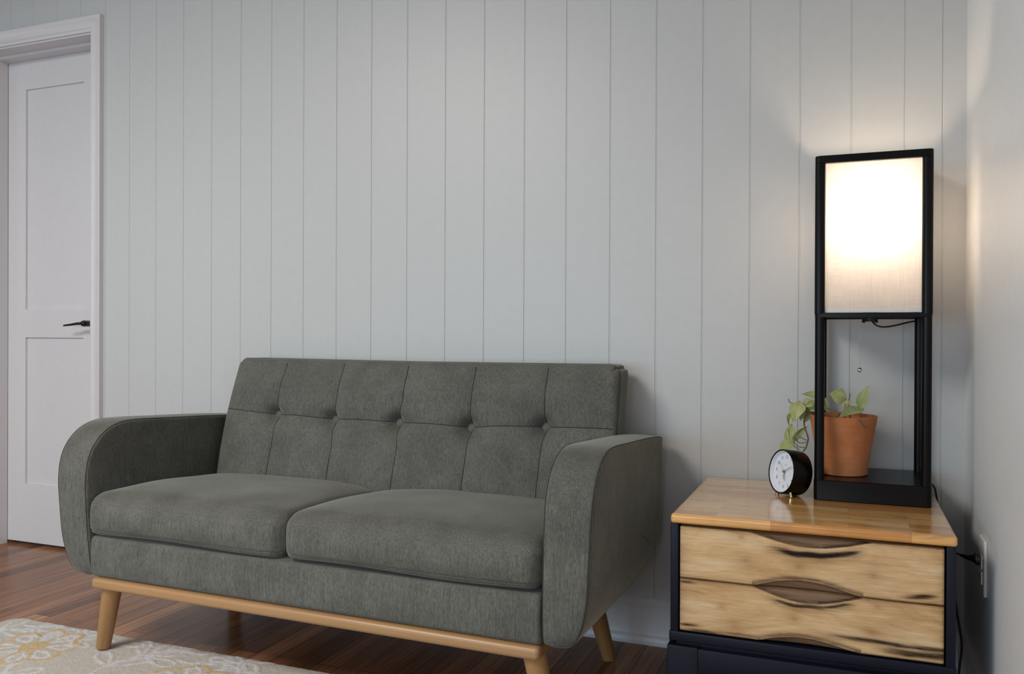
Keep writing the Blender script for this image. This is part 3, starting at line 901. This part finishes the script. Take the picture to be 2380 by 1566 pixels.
# four linen panels inside the posts
sz0, sz1 = MZ1+.0005, TZ0+.002
pi = .013
for (a, b) in ((Q((LX0+.016, LY0+pi, sz0)), Q((LX1-.016, LY0+pi+.0012, sz1))), (Q((LX0+.016, LY1-pi-.0012, sz0)), Q((LX1-.016, LY1-pi, sz1))),
               (Q((LX0+pi, LY0+.016, sz0)), Q((LX0+pi+.0012, LY1-.016, sz1))), (Q((LX1-pi-.0012, LY0+.016, sz0)), Q((LX1-pi, LY1-.016, sz1)))):
    m = MB(); wide = (b[0]-a[0]) > .01
    if wide:
        y = a[1]; vs = [(a[0], y, a[2]), (b[0], y, a[2]), (b[0], y, b[2]), (a[0], y, b[2])]
    else:
        x = a[0]; vs = [(x, a[1], a[2]), (x, b[1], a[2]), (x, b[1], b[2]), (x, a[1], b[2])]
    m.add(vs, [(0, 1, 2, 3)], False)
    p = m.build('shade_panel', M['shade'], lamp); p['label'] = 'glowing white linen panel'
    hm = MB(); zz = (a[2]+.0005, a[2]+.010)
    if wide: hm.box((a[0], a[1]-.0012, zz[0]), (b[0], a[1]-.0004, zz[1]))
    else: hm.box((a[0]-.0012, a[1], zz[0]), (a[0]-.0004, b[1], zz[1]))
    hm.build('hem', M['plastic_white'], p)
# socket and bulb
bz = 1.165
m = MB().lathe([(.001, 0), (.019, 0), (.019, .05), (.017, .055), (.015, .085), (.001, .085)], 24, Q(((LX0+LX1)/2, (LY0+LY1)/2, MZ0+.0065)))
m.build('bulb_socket', M['black_metal'], lamp)
m = MB().lathe([(.013, 0), (.014, .03), (.022, .055), (.030, .085), (.030, .10), (.024, .120), (.010, .130), (.001, .131)], 24, Q(((LX0+LX1)/2, (LY0+LY1)/2, MZ0+.0915)))
m.build('light_bulb', M['bulb'], lamp)
pl_ = bpy.data.lights.new('lamp_bulb_light', 'POINT'); pl_.energy = 4.1; pl_.color = (1, .80, .585); pl_.shadow_soft_size = .035
po = bpy.data.objects.new('lamp_bulb_light', pl_); COL.objects.link(po); po.location = (0, 0, bz-lz); po.parent = lamp
bpy.data.objects['light_bulb'].visible_shadow = True
# underside fittings, strain relief, pull chain and flex
m = MB()
m.lathe([(.001, 0), (.0135, 0), (.0145, .004), (.0145, .010)], 16, Q((.052, -.14, MZ0-.0075)), close=True)
for sx in (-.012, .012):
    m.tube([Q((.052+sx, -.14, MZ0+.003)), Q((.052+sx*1.25, -.142, MZ0-.010))], .0042, 8)
m.build('cord_clamp', M['black_rubber'], lamp)
ch = MB(); n = 44
for k in range(n):
    z = .931-(.931-.810)*k/(n-1); ch.sphere(Q((.0295, -.140, z)), .00105, 6)
chain = ch.build('pull_chain', M['chrome'], lamp); chain['label'] = 'fine beaded metal pull chain'
MB().sphere(Q((.0292, -.140, .8035)), .0056, 20).build('chain_ball', M['chrome'], chain)
flex = catmull([(.0545, -.14, .930), (.060, -.14, .921), (.070, -.13, .9135), (.088, -.11, .911), (.116, -.08, .916), (.138, -.06, .922), (.160, -.043, .927)])
MB().tube([Q(p) for p in flex], .0021, 8).build('flex', M['black_rubber'], lamp)
cord = catmull([(.176, -.026, .90), (.186, -.0225, .75), (.190, -.0215, .56), (.195, -.022, .520), (.2095, -.022, .500), (.2165, -.030, .44), (.2185, -.05, .40), (.222, -.12, .385),
                (.226, -.22, .395), (.233, -.300, .4045), (.245, -.330, .4085)])
c = MB().tube([Q(p) for p in cord], .0024, 8).build('power_cord', M['black_rubber'], lamp)
m = MB()
m.tube([Q((.236, -.318, .4070)), Q((.247, -.340, .4085)), Q((.2545, -.346, .4095)), Q((.2625, -.350, .4105)), Q((.2665, -.350, .4105))], [.0035, .0058, .0075, .0150, .0150], 16)
m.build('plug', M['black_rubber'], c)
# slack of a second flex behind the nightstand
slack = catmull([(.2235, -.18, .345), (.2325, -.20, .300), (.241, -.20, .245), (.2490, -.20, .195), (.2515, -.20, .165), (.2475, -.20, .125), (.244, -.20, .075), (.246, -.20, .004)])
o = MB().tube(slack, .0028, 8).build('hanging_cable', M['black_rubber'])
o['label'] = 'black cable dangling to the floor right of the nightstand'; o['category'] = 'cable'

# ---------------------------------------------------------------- wall outlet
OX, OY, OZ = x1, -.350, .396
out = thing('wall_outlet', 'white duplex wall outlet low on the right wall with a black plug', 'outlet', (OX, OY, OZ))
MB().rbox((-.0075, -.037, -.060), (-.0002, .037, .060), .0045, None, (1, 1, 1), 3).build('cover_plate', M['plastic_white'], out)
for zz in (.0085, -.0245):
    m = MB().rbox((-.0100, -.0165, zz-.0135), (-.006, .0165, zz+.0145), .003, None, (1, 1, 1), 3)
    s = m.build('socket', M['plastic_white'], out)
    m = MB()
    for yy in (-.006, .006): m.box((-.01035, yy-.001, zz-.002), (-.0099, yy+.001, zz+.007))
    m.tube([(-.01035, 0, zz-.007), (-.0099, 0, zz-.007)], .0022, 10); m.build('slot', M['black_metal'], s)

# ---------------------------------------------------------------- alarm clock
CN = Vector((-.80, -.60, .14)).normalized()           # the way the dial looks
CU = (Vector((0, 0, 1))-CN*CN.z).normalized(); CR = CU.cross(CN)   # up and (seen from the front) right
CC = Vector((-.1500, -.240, .5555))                   # centre of the front rim
CR_ = .0545
clock = thing('alarm_clock', 'small round black alarm clock with white dial beside the lamp', 'clock', (CC.x+.02, CC.y+.016, NZ))
co = Vector(clock.location)
AX = Matrix((CR, CU, CN)).transposed()                # local z -> dial normal
def K(r, a, d):  # polar on the dial, clock angle, depth along the normal -> thing space
    return CC + CR*(r*math.sin(a)) + CU*(r*math.cos(a)) + CN*d - co
D_ = .056; Rr = CR_
m = MB().lathe([(.0001, -D_), (Rr*.86, -D_), (Rr*.96, -D_+.003), (Rr, -D_+.009), (Rr, -.003), (Rr-.0008, -.0006), (Rr-.0022, 0), (Rr-.0036, -.0008), (Rr-.0040, -.003)], 96, CC-co, axis=AX)
body = m.build('case', M['black_wood'], clock); body['label'] = 'black drum shaped clock case'
m = MB().lathe([(Rr-.0040, -.002), (Rr-.0048, -.004), (Rr-.0065, -.0125)], 96, CC-co, axis=AX); m.build('inner_ring', M['clock_face'], clock)
m = MB().lathe([(.0001, -.0120), (Rr-.0060, -.0120)], 96, CC-co, axis=AX); m.build('dial', M['clock_face'], clock)
m = MB()
for k in range(60):
    a = 2*math.pi*k/60; l = .0022 if k % 5 == 0 else .0012; w = .00035
    pts = [K(Rr-.0085, a-w/Rr*1.0, -.0117), K(Rr-.0085, a+w/Rr, -.0117), K(Rr-.0085-l, a+w/Rr, -.0117), K(Rr-.0085-l, a-w/Rr, -.0117)]
    m.add(pts, [(0, 1, 2, 3)], False)
dg = bpy.context.evaluated_depsgraph_get()
def text_mesh(m, txt, size, pos, depth):
    cu = bpy.data.curves.new('t', 'FONT'); cu.body = txt; cu.size = size; cu.align_x = 'CENTER'; cu.align_y = 'CENTER'; cu.offset = size*.004
    ob = bpy.data.objects.new('t', cu); COL.objects.link(ob); bpy.context.view_layer.update()
    me = bpy.data.meshes.new_from_object(ob.evaluated_get(bpy.context.evaluated_depsgraph_get()))
    vs = [CC + CR*(pos[0]+v.co.x) + CU*(pos[1]+v.co.y) + CN*depth - co for v in me.vertices]
    m.add(vs, [tuple(p.vertices) for p in me.polygons], False)
    bpy.data.objects.remove(ob); bpy.data.curves.remove(cu); bpy.data.meshes.remove(me)
for hnum in range(1, 13):
    a = math.radians(30*hnum); text_mesh(m, str(hnum), .0115, (math.sin(a)*.0365, math.cos(a)*.0365), -.0117)
for i, w in enumerate((.0011, .0007, .0009, .0007, .0011)):   # the maker's line under twelve, too small to read
    xx = -.0045+i*.0021
    m.add([CC+CR*xx+CU*.0165+CN*-.0117-co, CC+CR*(xx+.0016)+CU*.0165+CN*-.0117-co, CC+CR*(xx+.0016)+CU*(.0165+w)+CN*-.0117-co, CC+CR*xx+CU*(.0165+w)+CN*-.0117-co], [(0, 1, 2, 3)], False)
m.build('numerals', M['clock_ink'], clock, False)
def hand(name, ang, l, w, d):
    a = math.radians(ang); s = CR*math.cos(a)-CU*math.sin(a)
    p0 = K(-.004, a, d); p1 = K(l, a, d); m = MB()
    vs = [p0-s*w, p0+s*w, p1+s*w*.55, p1-s*w*.55]; vs += [v+CN*.0005 for v in vs]
    m.add(vs, [(3, 2, 1, 0), (4, 5, 6, 7), (0, 1, 5, 4), (1, 2, 6, 5), (2, 3, 7, 6), (3, 0, 4, 7)], False)
    return m.build(name, M['clock_hand'], clock)
hand('hour_hand', 163, .022, .0012, -.0085); hand('minute_hand', 62, .036, .0010, -.0075)
hand('alarm_hand', 190, .018, .0007, -.0100); hand('second_hand', 318, .030, .0003, -.0068)
MB().lathe([(.0001, -.0055), (.0026, -.0055), (.0028, -.011)], 20, CC-co, axis=AX).build('hand_hub', M['clock_hand'], clock)
MB().lathe([(.0001, -.0020), (Rr-.0040, -.0022)], 64, CC-co, axis=AX).build('glass_lens', M['glass'], clock)
for sgn in (-1, 1):
    top_ = CC + CR*(sgn*.026) + CU*(-.046) + CN*(-.016); b = Vector((top_.x, top_.y, 0))+CR*(sgn*.004); b.z = NZ+.0003
    MB().tube([top_-co, b-co], [.0042, .0046], 16).build('foot', M['brass'], clock)['label'] = 'short brass foot'
top_ = CC + CU*(-.046) + CN*(-.046); b = Vector((top_.x, top_.y, NZ+.0003))
MB().tube([top_-co, b-co], [.0040, .0044], 16).build('foot', M['brass'], clock)

# ---------------------------------------------------------------- potted plant
PC = Vector((-.0085, -.142, BASEZ+.0005))
plant = thing('potted_plant', 'trailing pale green vine in a terracotta pot standing inside the lamp', 'plant', PC)
pot = MB().lathe([(.0001, 0), (.0545, 0), (.0570, .002), (.0600, .030), (.0795, .1425), (.0800, .1445), (.0785, .1455), (.0745, .1455), (.0735, .1440), (.0700, .120), (.0001, .120)], 72)
pot.build('pot', M['terracotta'], plant)['label'] = 'plain terracotta pot'
so = MB().lathe([(.0001, .131), (.03, .1300), (.055, .1285), (.0712, .127)], 40); so.build('soil', M['soil'], plant)
VINES = [
[(-0.056, -0.14, 0.676), (-0.070, -0.148, 0.6945), (-0.0905, -0.158, 0.694), (-0.099, -0.165, 0.681), (-0.099, -0.165, 0.662), (-0.0905, -0.167, 0.635), (-0.0905, -0.167, 0.624), (-0.095, -0.167, 0.607), (-0.102, -0.165, 0.597)],
[(-0.0905, -0.165, 0.625), (-0.1, -0.16, 0.628), (-0.115, -0.14, 0.632), (-.128, -.14, .634)],
[(-0.093, -0.165, 0.621), (-0.109, -0.155, 0.617), (-0.12, -0.15, 0.624), (-.124, -.15, .630)],
[(-0.098, -0.165, 0.607), (-0.114, -0.15, 0.607), (-0.127, -0.14, 0.618)],
[(-0.111, -0.16, 0.6), (-0.132, -0.14, 0.611), (-0.141, -0.13, 0.613)],
[(-0.075, -0.14, 0.687), (-0.089, -0.15, 0.7), (-0.1, -0.15, 0.707), (-0.108, -0.15, 0.715)],
[(-0.108, -0.15, 0.715), (-0.132, -0.15, 0.717), (-0.139, -0.15, 0.727)],
[(-0.012, -0.14, 0.677), (-0.023, -0.14, 0.698), (-0.047, -0.13, 0.705)],
[(-0.004, -0.13, 0.675), (-0.004, -0.13, 0.711), (-0.004, -0.12, 0.729)],
[(0.006, -0.13, 0.675), (0.005, -0.13, 0.723), (0.003, -0.13, 0.727)],
[(0.034, -0.16, 0.675), (0.032, -0.16, 0.7), (0.031, -0.158, 0.708)],
[(-0.059, -0.13, 0.675), (-0.066, -0.12, 0.708), (-0.066, -0.12, 0.737)],
[(-0.07, -0.14, 0.692), (-0.077, -0.14, 0.704), (-0.078, -0.14, 0.719)],
[(-0.075, -0.14, 0.692), (-0.087, -0.14, 0.694), (-0.098, -0.15, 0.697)],
[(-0.038, -0.15, 0.675), (-0.046, -0.15, 0.695), (-0.05, -0.13, 0.699)],
[(-.030, -.15, .675), (-.012, -.16, .698), (.004, -.15, .697), (.012, -.13, .676)],
[(.005, -.13, .727), (.007, -.13, .737), (.008, -.13, .745)]]
for i, v in enumerate(VINES):
    r = .0019 if i == 0 else .0010
    pts = catmull(v, 7); rr = [r*(1+.12*math.sin(k*1.7)) for k in range(len(pts))]
    MB().tube([p-PC for p in pts], rr, 7).build('stem', M['vine'], plant)
LEAVES = [  # base, tip, width, facing, fold, droop
((0.030, -0.155, 0.7085), (0.050, -0.165, 0.768), 0.0265, (-.5, -.8, .25), .30, .003),
((0.034, -0.16, 0.7075), (-0.019, -0.205, 0.6880), 0.030, (-.25, -.7, .65), .30, .006),
((-0.004, -0.12, 0.7300), (-0.042, -0.13, 0.7425), 0.036, (.05, -.9, .35), .15, .002),
((0.004, -0.13, 0.7275), (0.0005, -0.14, 0.7120), 0.016, (-.4, -.8, .2), .5, 0),
((-0.0605, -0.12, 0.7375), (-0.108, -0.13, 0.740), 0.021, (0, -.45, .5), .25, -.002),
((-0.048, -0.13, 0.700), (-0.051, -0.13, 0.732), 0.016, (.6, -.7, .1), .3, 0),
((-0.112, -0.15, 0.719), (-0.1215, -0.178, 0.673), 0.034, (-.15, -.9, .4), .18, .004),
((-0.078, -0.14, 0.7195), (-0.1090, -0.146, 0.706), 0.025, (-.1, -.8, .6), .45, .004),
((-0.0745, -0.135, 0.7205), (-0.1015, -0.15, 0.6965), 0.022, (.35, -.8, .1), .40, .003),
((-0.089, -0.14, 0.699), (-0.100, -0.15, 0.667), 0.020, (.1, -.9, .2), .35, .003),
((-0.101, -0.15, 0.698), (-0.109, -0.16, 0.673), 0.017, (-.2, -.9, .1), .4, .003),
((-0.132, -0.13, 0.692), (-0.137, -0.14, 0.655), 0.016, (.3, -.9, 0), .45, -.004),
((-0.127, -0.14, 0.619), (-0.131, -0.13, 0.663), 0.020, (-.3, -.9, .2), .35, .004),
((-0.126, -0.15, 0.619), (-0.0905, -0.15, 0.6600), 0.017, (.4, -.8, -.2), .45, -.009),
((-0.141, -0.13, 0.613), (-0.140, -0.14, 0.656), 0.014, (-.5, -.8, .1), .4, .002),
((-0.127, -0.14, 0.617), (-0.164, -0.158, 0.592), 0.025, (-.2, -.8, .5), .25, .004),
]
for (b, t, w, fc, fold, droop) in LEAVES:
    b, t, fc = Vector(b), Vector(t), Vector(fc).normalized(); w *= 1.22
    ax = t-b; ln = ax.length; ax.normalize(); nrm = (fc-ax*fc.dot(ax)).normalized(); sd = ax.cross(nrm)
    NL, NW = 16, 8; vs = []; fs = []; mr = []
    for i in range(NL+1):
        s = i/NL
        half = w*.5*(math.sin(math.pi*min(1, s/.34)*.5)**.6 if s < .34 else (math.cos(math.pi*.5*((s-.34)/.66)**.92)**1.12 if s < 1 else 0))
        lobe = .12*ln
        for j in range(-NW, NW+1):
            u = j/NW
            back = -lobe*(abs(u)**.8)*(1-abs(u)**3)*(1-s)**6*1.6
            along = s*ln*1.0 + back
            up = -droop*4*s*(s-1)*1.0 + fold*abs(u)*half*(1-.3*abs(u)) + .0008*math.sin(7*s+3*u)
            p = b+ax*along+sd*(u*half)+nrm*up
            vs.append(p-PC); mr.append(.8*math.exp(-abs(u)*10)*(1-s*.5))
    W_ = 2*NW+1
    for i in range(NL):
        for j in range(2*NW): fs.append((i*W_+j, i*W_+j+1, (i+1)*W_+j+1, (i+1)*W_+j))
    # give the blade a real thickness
    nv = len(vs); back = [Vector(v)-nrm*.0004 for v in vs]
    fs2 = [tuple(reversed([k+nv for k in f])) for f in fs]
    rim = list(range(W_))+[i*W_+W_-1 for i in range(1, NL+1)]+[NL*W_+j for j in range(W_-2, -1, -1)]+[i*W_ for i in range(NL-1, 0, -1)]
    q = len(rim); fs3 = [(rim[k], rim[(k+1) % q], rim[(k+1) % q]+nv, rim[k]+nv) for k in range(q)]
    MB().add(vs+back, fs+fs2+fs3).build('leaf', M['leaf'], plant, False, {'midrib': mr+mr})
# a dried leaf scrap hanging over the rim
m = MB(); sp = catmull([(.026, -.205, .690), (.030, -.222, .684), (.037, -.2285, .674), (.043, -.2235, .668)], 6)
m.tube([p-PC for p in sp], [.0022*math.sin(math.pi*(k+1)/(len(sp)+1))+.0004 for k in range(len(sp))], 6)
m.build('dried_leaf', M['dry'], plant)['label'] = 'curled brown dried leaf on the rim'
